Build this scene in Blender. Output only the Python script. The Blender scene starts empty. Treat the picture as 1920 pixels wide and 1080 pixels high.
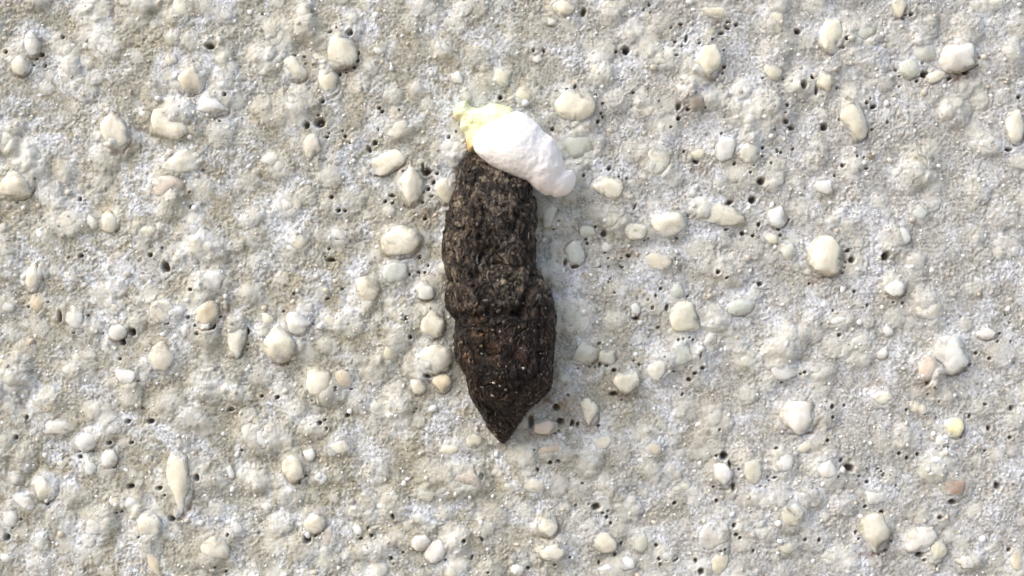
import bpy, math, random
import numpy as np
from mathutils import Vector

# ------------------------------------------------------------------ camera, sky, sun, exposure
S = 2.8e-5                     # metres per unit of wall measure (the view is about 54 mm wide)
VIEW_D = 2750.0                # camera distance in the same measure
scene = bpy.context.scene
C = scene.collection
R = math.radians

def W(x, y, z=0.0):            # wall measure (right, down, out of the wall) -> world
    return ((x - 960.0) * S, -z * S, (540.0 - y) * S)

cam_d = bpy.data.cameras.new("camera")
cam = bpy.data.objects.new("camera", cam_d)
C.objects.link(cam)
cam.location = (0, -VIEW_D * S, 0)
cam.rotation_euler = (R(90), 0, 0)
cam_d.sensor_width = 36.0
cam_d.lens = 36.0 * VIEW_D / 1920.0
cam_d.clip_start = 0.001
cam_d.clip_end = 100.0
cam_d.dof.use_dof = True
cam_d.dof.focus_distance = (VIEW_D - 45) * S
cam_d.dof.aperture_fstop = 60.0
scene.camera = cam

SUN_EL, SUN_AZ = 44.0, 322.0   # high, to the left, in front of the wall
world = bpy.data.worlds.new("World")
scene.world = world
world.use_nodes = True
wn = world.node_tree.nodes
bg = wn["Background"]
sky = wn.new("ShaderNodeTexSky")
sky.sky_type = 'NISHITA'
sky.sun_disc = False
sky.air_density = 1.0
sky.dust_density = 3.5
sky.ozone_density = 1.0
world.node_tree.links.new(sky.outputs[0], bg.inputs[0])
bg.inputs[1].default_value = 0.15

sun_d = bpy.data.lights.new("sun", 'SUN')
sun_d.energy = 1.10
sun_d.angle = R(34)
sun_d.color = (1.0, 0.955, 0.90)
sun = bpy.data.objects.new("sun", sun_d)
C.objects.link(sun)
# direction from which the light comes
az = R(-147.0)                 # measured from +X, ccw; -90 is straight out from the wall
el = R(SUN_EL)
dvec = Vector((math.cos(el) * math.cos(az), math.cos(el) * math.sin(az), math.sin(el)))
sun.rotation_euler = dvec.to_track_quat('Z', 'Y').to_euler()
sky.sun_elevation = el
sky.sun_rotation = math.atan2(dvec.x, dvec.y)
scene.view_settings.view_transform = 'Standard'
scene.view_settings.look = 'None'
scene.view_settings.gamma = 1.0
scene.view_settings.exposure = 0.74
scene.render.engine = 'CYCLES'
scene.cycles.max_bounces = 8
scene.cycles.diffuse_bounces = 4

# ------------------------------------------------------------------ noise
_rg = np.random.RandomState(7)
_ang = _rg.rand(256, 256).astype(np.float32) * 2 * np.pi
_gx, _gy = np.cos(_ang), np.sin(_ang)

def pn2(x, y, wl, seed=0):     # gradient noise, wavelength wl, about -1..1
    x = x / wl + seed * 17.37
    y = y / wl + seed * 9.71
    xi = np.floor(x).astype(np.int64); yi = np.floor(y).astype(np.int64)
    fx = x - xi; fy = y - yi
    u = fx * fx * fx * (fx * (fx * 6 - 15) + 10); v = fy * fy * fy * (fy * (fy * 6 - 15) + 10)
    x0 = xi & 255; x1 = (xi + 1) & 255; y0 = yi & 255; y1 = (yi + 1) & 255
    a = _gx[x0, y0] * fx + _gy[x0, y0] * fy
    b = _gx[x1, y0] * (fx - 1) + _gy[x1, y0] * fy
    c = _gx[x0, y1] * fx + _gy[x0, y1] * (fy - 1)
    d = _gx[x1, y1] * (fx - 1) + _gy[x1, y1] * (fy - 1)
    return 1.5 * (a + u * (b - a) + v * (c - a) + u * v * (a - b - c + d))

_perm = _rg.permutation(256); _perm = np.concatenate([_perm, _perm, _perm])
_g3 = _rg.normal(size=(256, 3)); _g3 /= np.linalg.norm(_g3, axis=1)[:, None]

def pn3(p, wl, seed=0):
    q = p / wl + np.array([seed * 3.17, seed * 7.31, seed * 5.53])
    i = np.floor(q).astype(np.int64); f = q - i
    w = f * f * f * (f * (f * 6 - 15) + 10)
    i &= 255
    out = 0
    for dx in (0, 1):
        for dy in (0, 1):
            for dz in (0, 1):
                h = _perm[_perm[_perm[i[..., 0] + dx] + i[..., 1] + dy] % 256 + i[..., 2] + dz] % 256
                g = _g3[h]
                d = (g[..., 0] * (f[..., 0] - dx) + g[..., 1] * (f[..., 1] - dy) + g[..., 2] * (f[..., 2] - dz))
                wt = ((w[..., 0] if dx else 1 - w[..., 0]) * (w[..., 1] if dy else 1 - w[..., 1]) * (w[..., 2] if dz else 1 - w[..., 2]))
                out = out + d * wt
    return 1.6 * out

def ridge(n): return 1 - 2 * np.abs(n)
def sstep(a, b, x):
    t = np.clip((x - a) / (b - a), 0, 1); return t * t * (3 - 2 * t)

# ------------------------------------------------------------------ mesh helpers
def make_mesh(name, verts, faces, attrs=None, smooth=True):
    """verts (n,3) world/local metres, faces (m,4) or (m,3) int array"""
    me = bpy.data.meshes.new(name)
    verts = np.asarray(verts, dtype=np.float32); faces = np.asarray(faces, dtype=np.int32)
    k = faces.shape[1]
    me.vertices.add(len(verts)); me.vertices.foreach_set("co", verts.ravel())
    me.loops.add(faces.size); me.loops.foreach_set("vertex_index", faces.ravel())
    me.polygons.add(len(faces))
    me.polygons.foreach_set("loop_start", np.arange(0, faces.size, k, dtype=np.int32))
    if smooth:
        me.polygons.foreach_set("use_smooth", np.ones(len(faces), dtype=bool))
    me.update(calc_edges=True)
    for nm, arr in (attrs or {}).items():
        arr = np.asarray(arr, dtype=np.float32)
        if arr.ndim == 1:
            a = me.attributes.new(nm, 'FLOAT', 'POINT'); a.data.foreach_set("value", arr)
        else:
            a = me.attributes.new(nm, 'FLOAT_COLOR', 'POINT')
            a.data.foreach_set("color", np.concatenate([arr, np.ones((len(arr), 1), np.float32)], 1).ravel())
    return me

def link(name, me, mat, parent=None, loc=None):
    o = bpy.data.objects.new(name, me)
    C.objects.link(o)
    if mat and not me.materials:
        me.materials.append(mat)
    if loc is not None: o.location = loc
    if parent is not None: o.parent = parent
    return o

def grid_faces(nr, nc, flip=False):
    i = np.arange(nr - 1)[:, None]; j = np.arange(nc - 1)[None, :]
    a = i * nc + j
    f = np.stack([a, a + 1, a + nc + 1, a + nc], -1).reshape(-1, 4)
    return f[:, ::-1] if flip else f

# ------------------------------------------------------------------ materials
class NT:
    def __init__(s, name):
        s.m = bpy.data.materials.new(name); s.m.use_nodes = True
        s.n = s.m.node_tree.nodes; s.l = s.m.node_tree.links; s.b = s.n["Principled BSDF"]
        s.tc = s.n.new("ShaderNodeTexCoord")
    def noise(s, scale, detail=3, rough=.55, vec=None, dist=0):
        n = s.n.new("ShaderNodeTexNoise"); n.inputs["Scale"].default_value = scale
        n.inputs["Detail"].default_value = detail; n.inputs["Roughness"].default_value = rough
        n.inputs["Distortion"].default_value = dist
        s.l.new(vec or s.tc.outputs["Object"], n.inputs["Vector"]); return n.outputs["Fac"]
    def voro(s, scale, out="Distance", feature='F1'):
        n = s.n.new("ShaderNodeTexVoronoi"); n.feature = feature; n.inputs["Scale"].default_value = scale
        s.l.new(s.tc.outputs["Object"], n.inputs["Vector"]); return n.outputs[out]
    def ramp(s, src, stops):
        n = s.n.new("ShaderNodeValToRGB"); e = n.color_ramp.elements
        while len(e) < len(stops): e.new(.5)
        for k, (p, c) in enumerate(stops):
            e[k].position = p; e[k].color = (*c, 1) if len(c) == 3 else c
        s.l.new(src, n.inputs[0]); return n.outputs[0]
    def mix(s, fac, a, b, mode='MIX'):
        n = s.n.new("ShaderNodeMix"); n.data_type = 'RGBA'; n.blend_type = mode
        for sock, v in ((n.inputs[0], fac), (n.inputs[6], a), (n.inputs[7], b)):
            if isinstance(v, (int, float)): sock.default_value = v
            elif isinstance(v, tuple): sock.default_value = (*v, 1)
            else: s.l.new(v, sock)
        return n.outputs[2]
    def attr(s, name, out="Fac"):
        n = s.n.new("ShaderNodeAttribute"); n.attribute_name = name; return n.outputs[out]
    def math(s, op, a, b=0.0):
        n = s.n.new("ShaderNodeMath"); n.operation = op; n.use_clamp = False
        for k, v in enumerate((a, b)):
            if isinstance(v, (int, float)): n.inputs[k].default_value = v
            else: s.l.new(v, n.inputs[k])
        return n.outputs[0]
    def bump(s, h, strength, dist):
        n = s.n.new("ShaderNodeBump"); n.inputs["Strength"].default_value = strength
        n.inputs["Distance"].default_value = dist; s.l.new(h, n.inputs["Height"])
        s.l.new(n.outputs[0], s.b.inputs["Normal"])
    def col(s, c):
        if isinstance(c, tuple): s.b.inputs["Base Color"].default_value = (*c, 1)
        else: s.l.new(c, s.b.inputs["Base Color"])
    def set(s, **k):
        for a, v in k.items(): s.b.inputs[a.replace("_", " ")].default_value = v

def px(w): return 1.0 / (w * S)       # noise scale for a wavelength of w units

# cement; the thin film left on the stones is the same stuff
def cement_colour(M):
    g = M.n.new("ShaderNodeNewGeometry").outputs["Position"]
    big = M.ramp(M.noise(px(150), 4, .6, g), [(.36, (0, 0, 0)), (.66, (1, 1, 1))])
    base = M.mix(big, (.35, .335, .265), (.43, .425, .375))
    blue = M.ramp(M.noise(px(80), 5, .68, g, .6), [(.46, (0, 0, 0)), (.62, (1, 1, 1))])
    base = M.mix(blue, base, (.62, .645, .67))
    cr = M.ramp(M.noise(px(44), 4, .65, g, .5), [(.52, (0, 0, 0)), (.68, (1, 1, 1))])
    base = M.mix(M.math('MULTIPLY', cr, .8), base, (.40, .355, .25))
    gr = M.ramp(M.noise(px(24), 4, .65, g, .8), [(.55, (0, 0, 0)), (.68, (1, 1, 1))])
    base = M.mix(M.math('MULTIPLY', gr, .75), base, (.23, .225, .205))
    grain = M.ramp(M.noise(px(10), 4, .70, g, 1.6), [(.32, (.48, .46, .43)), (.48, (.95, .95, .94)), (.64, (1.36, 1.36, 1.37))])
    base = M.mix(M.attr('cool'), base, M.mix(.5, base, (.50, .508, .53)))
    return M.mix(1.0, base, grain, 'MULTIPLY')
M = NT("cement")
base = cement_colour(M)
base = M.mix(M.math('MULTIPLY', M.attr("lump"), .88), base, M.mix(M.noise(px(30), 3), (.56, .54, .42), (.74, .75, .73)))
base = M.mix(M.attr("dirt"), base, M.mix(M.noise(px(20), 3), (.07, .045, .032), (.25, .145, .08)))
M.col(base)
M.set(Roughness=.55, Specular_IOR_Level=.4, Subsurface_Weight=.5, Subsurface_Scale=5 * S)
M.b.inputs['Subsurface Radius'].default_value = (1, .9, .75)
M.bump(M.noise(px(4.5), 3, .7), .55, 2.0 * S)
cement = M.m

# stones: colour comes from each stone
M = NT("quartz_stone")
oi = M.n.new("ShaderNodeObjectInfo")
gv = M.n.new("ShaderNodeVectorMath"); gv.operation = 'ADD'
geo = M.n.new("ShaderNodeNewGeometry")
mott = M.ramp(M.noise(px(34), 4, .6, geo.outputs["Position"], .5), [(.30, (.84, .82, .78)), (.55, (1, 1, 1)), (.75, (1.08, 1.09, 1.12))])
c = M.mix(1.0, oi.outputs["Color"], mott, 'MULTIPLY')
speck = M.ramp(M.noise(px(6), 3, .6, geo.outputs["Position"]), [(.28, (.80, .78, .74)), (.42, (1, 1, 1))])
c = M.mix(.7, c, speck, 'MULTIPLY')
fn = M.math('MULTIPLY', M.math('SUBTRACT', M.noise(px(24), 5, .68, geo.outputs["Position"], .9), .5), 3.0)
fl = M.math('ADD', M.math('ADD', M.math('MULTIPLY', M.attr("rim"), 1.45), M.math('MULTIPLY', oi.outputs["Alpha"], .9)), fn)
fl = M.ramp(M.math('SUBTRACT', fl, .28), [(.10, (0, 0, 0)), (.85, (1, 1, 1))])
c = M.mix(M.math('MULTIPLY', fl, .92), c, cement_colour(M))
M.col(c)
M.set(Roughness=.42, Specular_IOR_Level=.5, Subsurface_Weight=.8, Subsurface_Scale=15 * S)
M.b.inputs["Subsurface Radius"].default_value = (1.0, .85, .6)
M.bump(M.noise(px(9), 4, .65, geo.outputs["Position"]), .5, 2.2 * S)
stone_mat = M.m

M = NT("sand_grain")
c = M.attr("tint", "Color")
M.col(c)
M.set(Roughness=.38, Specular_IOR_Level=.5)
sand_mat = M.m

M = NT("dark_matter")
mp = M.n.new("ShaderNodeVectorMath"); mp.operation = 'MULTIPLY'; M.l.new(M.tc.outputs["Object"], mp.inputs[0]); mp.inputs[1].default_value = (1, 1, .5)
n1 = M.noise(px(9), 5, .74, mp.outputs[0], 1.6)
c = M.ramp(n1, [(.38, (.0015, .0008, .0006)), (.46, (.0095, .0052, .0035)), (.54, (.038, .026, .0195)), (.61, (.115, .088, .070)), (.70, (.30, .25, .20))])
c = M.mix(M.math("MULTIPLY", M.attr("pale"), .8), c, M.ramp(M.noise(px(10), 4, .7), [(.40, (.018, .014, .011)), (.62, (.27, .25, .20))]))
c = M.mix(M.math('MULTIPLY', M.attr("rust"), .55), c, M.ramp(M.noise(px(13), 4, .7, dist=.5), [(.38, (.010, .0055, .0035)), (.70, (.12, .066, .030))]))
c = M.mix(M.attr("smooth"), c, (.010, .004, .0035))
blot = M.ramp(M.noise(px(55), 3, .6), [(.38, (.25, .20, .18)), (.60, (1.3, 1.25, 1.2))])
c = M.mix(1.0, c, blot, 'MULTIPLY')
mid = M.ramp(M.noise(px(20), 4, .6, mp.outputs[0], 2.2), [(.40, (.16, .13, .12)), (.51, (.80, .76, .73)), (.64, (1.9, 1.82, 1.72))])
c = M.mix(1.0, c, mid, 'MULTIPLY')
M.col(c)
M.set(Roughness=.30, Specular_IOR_Level=.26)
M.bump(M.noise(px(7), 4, .66, mp.outputs[0], 1.8), .8, 5 * S)
dark_mat = M.m

M = NT("chalk_white")
c = M.mix(M.attr("pink"), (.92, .915, .895), (.86, .765, .72))
M.col(c)
M.set(Roughness=.55, Specular_IOR_Level=.35, Subsurface_Weight=.35, Subsurface_Scale=7 * S)
M.b.inputs["Subsurface Radius"].default_value = (1, .8, .7)
M.bump(M.noise(px(9), 5, .7), .40, 2.2 * S)
white_mat = M.m

M = NT("yellow_crust")
c = M.ramp(M.noise(px(26), 4, .6), [(.30, (.70, .70, .48)), (.50, (.77, .81, .49)), (.68, (.85, .89, .71))])
c = M.mix(M.attr("amber"), c, (.62, .42, .20))
M.col(c)
M.set(Roughness=.5, Specular_IOR_Level=.4, Subsurface_Weight=.4, Subsurface_Scale=8 * S)
M.bump(M.noise(px(9), 4, .6), .3, 2 * S)
yellow_mat = M.m

# ------------------------------------------------------------------ where each stone sits
# x, y, half width, half height, turn, how far buried 0..1, colour, shape
# shapes: r round, o oval, q blocky, t point up, v point down
ST = """
60 83 18 28 10 .05 w o;40 119 21 25 0 .1 c o;360 150 28 30 0 .1 t t;397 200 34 21 -12 0 w v90;215 243 33 41 10 0 c t;320 232 42 33 0 .25 c q;343 305 41 25 15 .15 c o
320 352 34 30 0 .3 p q;203 85 28 24 0 .6 w r;323 115 12 16 0 .2 c v;430 142 18 34 5 .5 w o;30 345 34 32 0 .1 c t;12 265 25 25 0 .6 c r;340 18 22 30 -15 .5 y v
275 6 26 14 0 .7 t o;67 295 20 30 0 .7 c o;423 28 16 14 0 .6 w o;270 213 12 12 0 .3 w r
640 97 32 36 0 0 c r;552 130 20 30 40 .05 c o;588 134 11 18 -10 .1 c o;615 154 22 31 10 .05 c v;598 108 21 14 0 .35 c q;570 30 18 30 0 .45 c v;530 65 22 32 0 .75 c o
560 190 32 25 0 .65 w o;583 280 22 32 0 .4 c v;727 305 38 21 22 0 c o;771 343 27 45 -3 0 c t;833 357 22 28 15 .1 y o;862 285 11 32 -25 .3 c o;747 243 30 20 30 .5 c o
830 90 20 15 0 .6 w o;710 95 12 10 0 .4 w r;523 310 25 22 0 .75 w o;780 167 10 10 0 .3 y r;935 145 30 22 0 .6 y q;693 127 14 14 0 .5 g r;856 46 20 14 0 .75 w o
1077 207 45 42 0 .15 y v;1328 115 29 34 0 .1 y v;1127 127 21 22 0 .45 y q;1057 18 25 26 0 .4 y v;1083 17 5 13 0 .1 w o;1340 25 36 15 -5 .4 y o;1283 168 20 18 0 .35 w q
1303 188 22 20 0 .35 b r;1085 278 42 36 0 .6 g q;1140 350 36 24 -22 .15 c o;1235 300 28 35 0 .6 y q;1360 278 25 27 0 .2 w q;1405 287 22 22 0 .15 g r;1422 213 52 42 0 .55 y q
1310 287 20 14 0 .45 y o;1243 110 26 20 0 .7 y o;1147 17 22 18 0 .6 y q;985 175 24 20 0 .55 y o;1437 57 14 12 0 .2 c r;1212 205 24 16 0 .7 c o
1557 63 25 39 -5 0 y q;1683 12 15 25 0 .05 y q;1793 107 39 31 15 0 w q;1707 130 22 20 0 .1 g r;1733 98 28 24 0 .45 g r;1753 144 24 12 25 .1 c o;1597 222 24 46 22 0 y q
1547 157 21 23 10 .2 y v;1450 128 22 27 0 .3 y q;1447 210 22 30 0 .25 y q;1452 42 22 28 0 .6 y o;1610 108 36 14 12 .55 w o;1787 217 26 18 -35 .45 y o;1903 235 20 36 0 .05 c o
1860 8 24 14 0 .5 y q;1622 65 30 20 0 .55 g o;1852 270 22 20 0 .7 w r;1545 350 20 16 0 .35 w q;1632 293 10 8 0 .2 b r;1722 310 28 30 0 .7 y o
208 415 20 22 0 0 c r;172 418 15 17 0 .3 c o;125 415 34 28 0 .7 c r;80 440 15 14 0 .4 w r;64 518 19 30 -5 0 c t;73 568 17 25 0 .35 t v;17 573 18 16 0 .5 w r
143 595 22 26 -10 .35 w o;222 621 20 17 20 0 w q;310 585 28 26 0 .4 c q;390 590 23 30 -15 .1 t o;403 525 30 22 0 .55 w q;350 618 9 15 -15 .1 w o;303 667 28 34 0 .3 c r
240 702 22 22 0 .3 w q;270 700 14 20 0 .45 w t;25 712 34 32 0 .45 w r;445 636 19 38 -12 .1 c o;130 693 18 14 0 .5 c o;365 433 24 20 0 .6 w o;278 433 26 18 0 .5 c o
393 467 34 20 0 .75 y q;215 575 14 14 0 .5 c r;322 385 24 26 0 .45 p o
753 453 41 31 22 0 c o;690 545 28 35 0 .15 c v;742 513 28 26 30 .35 g o;797 543 21 20 0 .05 w q;810 608 26 29 0 .05 c q;815 672 36 31 0 .05 c r;829 717 20 20 0 .05 t v
784 723 16 19 20 .1 c o;525 643 33 39 0 0 c t;559 607 25 22 -30 0 w q;503 597 14 15 0 .15 c r;578 578 18 14 0 .5 w o;560 453 21 20 0 .4 c r;635 440 32 17 5 .65 w o
540 385 24 20 0 .7 w r;623 603 22 18 0 .55 c r;730 662 16 20 0 .4 y o;597 722 30 38 0 .15 c v;643 712 22 20 0 .25 t o
1078 472 24 25 0 .05 g r;1100 432 19 15 -20 .25 g q;1253 418 36 28 0 .2 c o;1345 402 60 21 -12 .15 y o;1190 432 30 20 -15 .35 c q;1147 410 26 22 0 .6 y o;1137 463 12 10 0 .2 w o
1030 402 17 27 0 .35 g q;1363 507 15 13 0 .15 g r;1387 572 28 20 5 .1 g t;1280 597 33 34 0 .15 y q;1270 548 18 22 0 .35 g o;1190 578 11 14 15 .05 w o;1099 662 31 23 10 0 g v90
1138 668 18 16 0 .05 g q;1233 690 27 26 0 .3 c o;1280 665 30 28 0 .5 g q;1173 714 26 24 20 .15 c q;1235 490 34 20 0 .6 t q;1070 590 42 36 0 .75 g r;1330 640 18 36 -25 .5 w o;1402 678 24 20 0 .6 g q
1455 405 22 23 0 .05 w r;1447 447 16 12 0 .2 y o;1477 473 19 19 0 .2 g r;1547 480 36 42 0 0 c q;1692 443 15 20 0 .05 w o;1674 469 11 8 0 .1 w o;1678 537 22 22 0 .05 w t
1743 577 30 27 -25 .45 c o;1782 665 36 39 0 0 w r;1740 692 24 28 20 .4 p q;1850 624 22 14 0 .1 w t;1470 697 28 18 0 .2 w q;1475 640 32 32 20 .6 w o;1653 663 13 11 0 .1 w q
1573 400 25 9 32 .3 w o;1724 400 18 16 0 .4 g r;1536 695 26 16 0 .6 w o;1572 600 26 12 10 .6 w o
83 915 27 26 0 .0 c r;42 940 30 16 -30 .4 w o;20 968 18 20 0 .35 w r;163 827 27 19 28 .1 w o;108 800 34 17 0 .3 w q;205 857 18 20 0 .05 w q;170 877 14 17 0 .4 w o
337 905 26 62 3 .05 c v;280 985 28 30 0 .3 c r;290 1057 11 30 22 .05 t v;217 942 18 18 0 .3 c v;248 940 24 18 0 .6 w q;187 985 28 28 0 .5 w r;170 1011 11 15 0 .1 w v
443 990 14 16 0 .2 w o;400 1030 32 30 30 .4 c o;431 885 8 16 15 .1 w o;468 812 22 36 0 .3 c o;253 746 18 24 0 .3 t q;83 762 26 20 0 .5 t r;210 803 22 18 0 .55 w o
457 745 20 12 -20 .4 w o;28 898 22 18 0 .6 w r;5 838 16 16 0 .5 c r;10 1047 12 10 0 .2 w r;365 782 24 18 0 .7 w o
551 878 22 28 0 .05 c q;580 853 13 14 0 .1 w q;603 897 16 15 0 .35 w v;590 980 22 22 0 .1 c r;637 835 24 18 0 .5 c o;735 933 12 26 -25 .2 c t;755 760 25 17 -10 .3 t q
789 1014 21 19 0 .0 w q;818 1031 19 28 -40 .0 w o;693 1030 26 20 0 .5 w o;670 992 12 13 0 .2 w q;842 842 26 16 0 .5 c o;887 827 28 20 0 .6 y q;827 890 20 14 20 .4 w o;872 897 36 30 0 .7 p q
490 820 30 30 0 .55 w o;500 950 16 14 0 .5 w r;850 1070 24 15 0 .3 y o;612 1010 16 26 -15 .6 p o;540 935 20 16 0 .6 c o
1103 769 20 29 0 .05 c v;1023 798 25 17 5 .1 p q;1026 985 24 24 0 .1 c r;1034 1032 35 24 0 .3 c o;1130 1020 31 23 0 .2 c q;1203 1018 20 26 0 .4 g o;1177 1053 17 16 0 .05 w q
1140 1066 24 15 0 .2 w t;1353 890 22 27 0 .05 w v;1410 880 22 34 10 .35 y o;1337 1003 34 28 35 .3 w o;1000 908 26 20 0 .4 c o;1033 842 30 16 10 .5 p o;1282 915 20 14 0 .5 y o
1130 832 22 16 0 .5 c q;1252 1040 20 13 0 .3 w o;1350 1055 20 26 -20 .4 y o;970 1067 18 13 0 .2 w o;990 868 13 24 0 .5 y o;1220 842 22 16 0 .6 t o
1497 782 39 33 0 .0 w v;1787 801 20 20 0 0 Y q;1763 826 12 12 0 .1 w o;1525 826 40 12 33 .3 y o;1548 877 24 24 0 .3 w q;1640 997 32 40 5 .05 c v;1722 1008 36 27 15 .05 w q
1757 1032 18 27 -18 .05 y v;1655 745 26 18 0 .5 c r;1717 762 27 14 -32 .3 c o;1787 912 27 20 -8 .5 P q;1757 870 32 20 0 .6 w o;1482 965 30 28 0 .6 y o;1520 935 24 16 0 .5 w q
1473 1027 18 14 0 .4 y r;1643 930 26 18 0 .4 w q;1690 815 15 18 0 .4 w o;1468 868 26 22 0 .55 w r;1812 1052 24 18 0 .5 w o;1905 1052 16 30 0 .5 t o
"""
COL = {'w': (.80, .80, .76), 'c': (.79, .765, .655), 'y': (.74, .715, .59), 't': (.73, .66, .52), 'p': (.70, .62, .53),
       'g': (.62, .64, .575), 'b': (.33, .28, .22), 'Y': (.84, .82, .57), 'P': (.52, .39, .30)}
stones = []
for rec in ST.replace("\n", ";").split(";"):
    f = rec.split()
    if len(f) < 8: continue
    x, y, a, b, rot, coat = map(float, f[:6]); coat *= .82
    shp, extra = f[7][0], (float(f[7][1:]) if len(f[7]) > 1 else 0)
    if extra:                                     # the pointed end turned sideways: swap the axes
        a, b, rot = b, a, rot + extra
    stones.append(dict(x=x, y=y, a=a, b=b, rot=rot, coat=coat, col=f[6], shp=shp))
n_hand = len(stones)

rng = random.Random(11)
def body_near(x, y, m=12):
    return 832 - m < x < 1045 + m and 290 - m < y < 835 + m or 845 - m < x < 1085 + m and 185 - m < y < 375 + m
def clash(x, y, r, k=.8):
    for s in stones:
        if math.hypot(s['x'] - x, s['y'] - y) < k * (max(s['a'], s['b']) + r): return True
    return False
tries = 0
while len(stones) < 300 and tries < 20000:        # the smaller stones between
    tries += 1
    x, y = rng.uniform(-10, 1930), rng.uniform(-10, 1090)
    r = rng.choice([8, 9, 10, 11, 12, 14, 17])
    if body_near(x, y) or clash(x, y, r): continue
    stones.append(dict(x=x, y=y, a=r, b=r * rng.uniform(.65, 1.25), rot=rng.uniform(-60, 60),
                       coat=rng.choice([.1, .25, .4, .5, .6, .65]), col=rng.choice("wwccygwcy"), shp=rng.choice("rooqqtv")))
beyond = []                                       # stones outside the picture, one mass
for k in range(900):
    x, y = rng.uniform(-900, 2820), rng.uniform(-700, 1780)
    if -25 < x < 1945 and -25 < y < 1105: continue
    r = rng.choice([10, 13, 18, 24, 32, 38])
    beyond.append(dict(x=x, y=y, a=r, b=r * rng.uniform(.7, 1.3), rot=rng.uniform(-60, 60),
                       coat=rng.choice([0, .2, .4, .6]), col=rng.choice("wwccygct"), shp=rng.choice("rooqqtv")))

# ------------------------------------------------------------------ the cement surface as a height
def low(x, y):
    return 7 * pn2(x, y, 330, 1) + 4.5 * pn2(x, y, 120, 2) + 2.2 * pn2(x, y, 55, 3)

def axis(lo, hi, step, far_lo, far_hi):
    core = np.arange(lo, hi + step, step)
    out = []; v, d = core[-1], step
    while v < far_hi: d *= 1.10; v += d; out.append(v)
    inn = []; v, d = core[0], step
    while v > far_lo: d *= 1.10; v -= d; inn.append(v)
    return np.concatenate([np.array(inn[::-1]), core, np.array(out)])

GX = axis(-40, 1960, 1.75, -60000, 62000)
GY = axis(-40, 1120, 1.75, -45000, 43500)
X, Y = np.meshgrid(GX, GY)
H = low(X, Y)
LUMP = np.zeros_like(H); DIRT_SHADE = np.zeros_like(H)

def window(cx, cy, r):
    i0, i1 = np.searchsorted(GY, [cy - r, cy + r]); j0, j1 = np.searchsorted(GX, [cx - r, cx + r])
    return slice(i0, i1), slice(j0, j1)

for s in stones + beyond:
    m = min(s['a'], s['b']); s['hz'] = hz = (.48 * m if m < 20 else .38 * m + 2)
    s['z0'] = float(low(np.array([s['x']]), np.array([s['y']]))[0]); coat = s['coat']
    s['zc'] = s['z0'] + hz * (.40 - .75 * coat)
    R_ = 1.9 * max(s['a'], s['b']); si, sj = window(s['x'], s['y'], R_)
    if si.start >= si.stop or sj.start >= sj.stop: continue
    dx, dy = X[si, sj] - s['x'], -(Y[si, sj] - s['y'])
    t = R(s['rot']); u = (dx * math.cos(t) + dy * math.sin(t)) / s['a']; v = (-dx * math.sin(t) + dy * math.cos(t)) / s['b']
    r = np.sqrt(u * u + v * v) + .17 * pn2(dx + s['x'], dy + s['y'], 24, 5) + .07 * pn2(dx + s['x'], dy + s['y'], 10, 6)
    rise = hz * (.30 + .72 * coat) * (1 + .12 * pn2(dx + s['x'], dy + s['y'], 15, 7))
    prof = 1 - sstep(.72 - .25 * coat, 1.55 + .25 * coat, r)
    H[si, sj] += rise * prof
    if coat > .25:
        L = (1 - sstep(.55, 1.25, r)) * min(1, (coat - .1) * 2.2)
        LUMP[si, sj] = np.maximum(LUMP[si, sj], L * (.80 + .3 * pn2(X[si, sj], Y[si, sj], 13, 16)))
    if coat < .12:                               # a narrow gap under the free stones, grime and shade painted in it
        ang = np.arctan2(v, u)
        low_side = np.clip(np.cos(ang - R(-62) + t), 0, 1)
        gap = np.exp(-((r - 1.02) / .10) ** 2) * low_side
        H[si, sj] -= .32 * hz * gap
        DIRT_SHADE[si, sj] = np.maximum(DIRT_SHADE[si, sj], .75 * gap * (.5 + .9 * np.clip(pn2(X[si, sj], Y[si, sj], 14, 9) + .3, 0, 1)))

# stains: x, y, rx, ry, strength
for x, y, rx, ry, k in [(1172, 742, 30, 8, .55), (1100, 795, 16, 14, .45), (1640, 1042, 34, 9, .5), (1795, 145, 40, 9, .55), (1735, 712, 22, 26, .40), (1300, 200, 24, 12, .55),
                        (1545, 527, 30, 7, .5), (412, 575, 26, 20, .5), (425, 590, 14, 16, .5), (78, 103, 10, 8, .6), (1340, 45, 30, 8, .35), (668, 130, 14, 12, .5), (1180, 475, 36, 10, .45), (1262, 450, 30, 8, .35),
                        (800, 400, 14, 20, .4), (1028, 745, 20, 26, .5), (1060, 760, 26, 20, .3), (1595, 270, 26, 6, .4), (1107, 240, 10, 8, .5), (1312, 318, 22, 8, .45), (1650, 718, 60, 14, .22), (800, 720, 14, 14, .4),
                        (250, 275, 22, 8, .4), (215, 285, 20, 8, .3), (380, 178, 16, 6, .4), (1000, 820, 40, 16, .28), (18, 15, 20, 10, .4), (1280, 695, 30, 14, .3), (940, 838, 22, 8, .25), (870, 250, 14, 20, .3)]:
    si, sj = window(x, y, 2.2 * max(rx, ry))
    q = ((X[si, sj] - x) / rx) ** 2 + ((Y[si, sj] - y) / ry) ** 2
    n = .5 + .9 * pn2(X[si, sj], Y[si, sj], 16, 12) + .6 * pn2(X[si, sj], Y[si, sj], 7, 13)
    DIRT_SHADE[si, sj] = np.maximum(DIRT_SHADE[si, sj], np.clip(k * np.exp(-q) * 1.6 * n, 0, .8))

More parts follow.
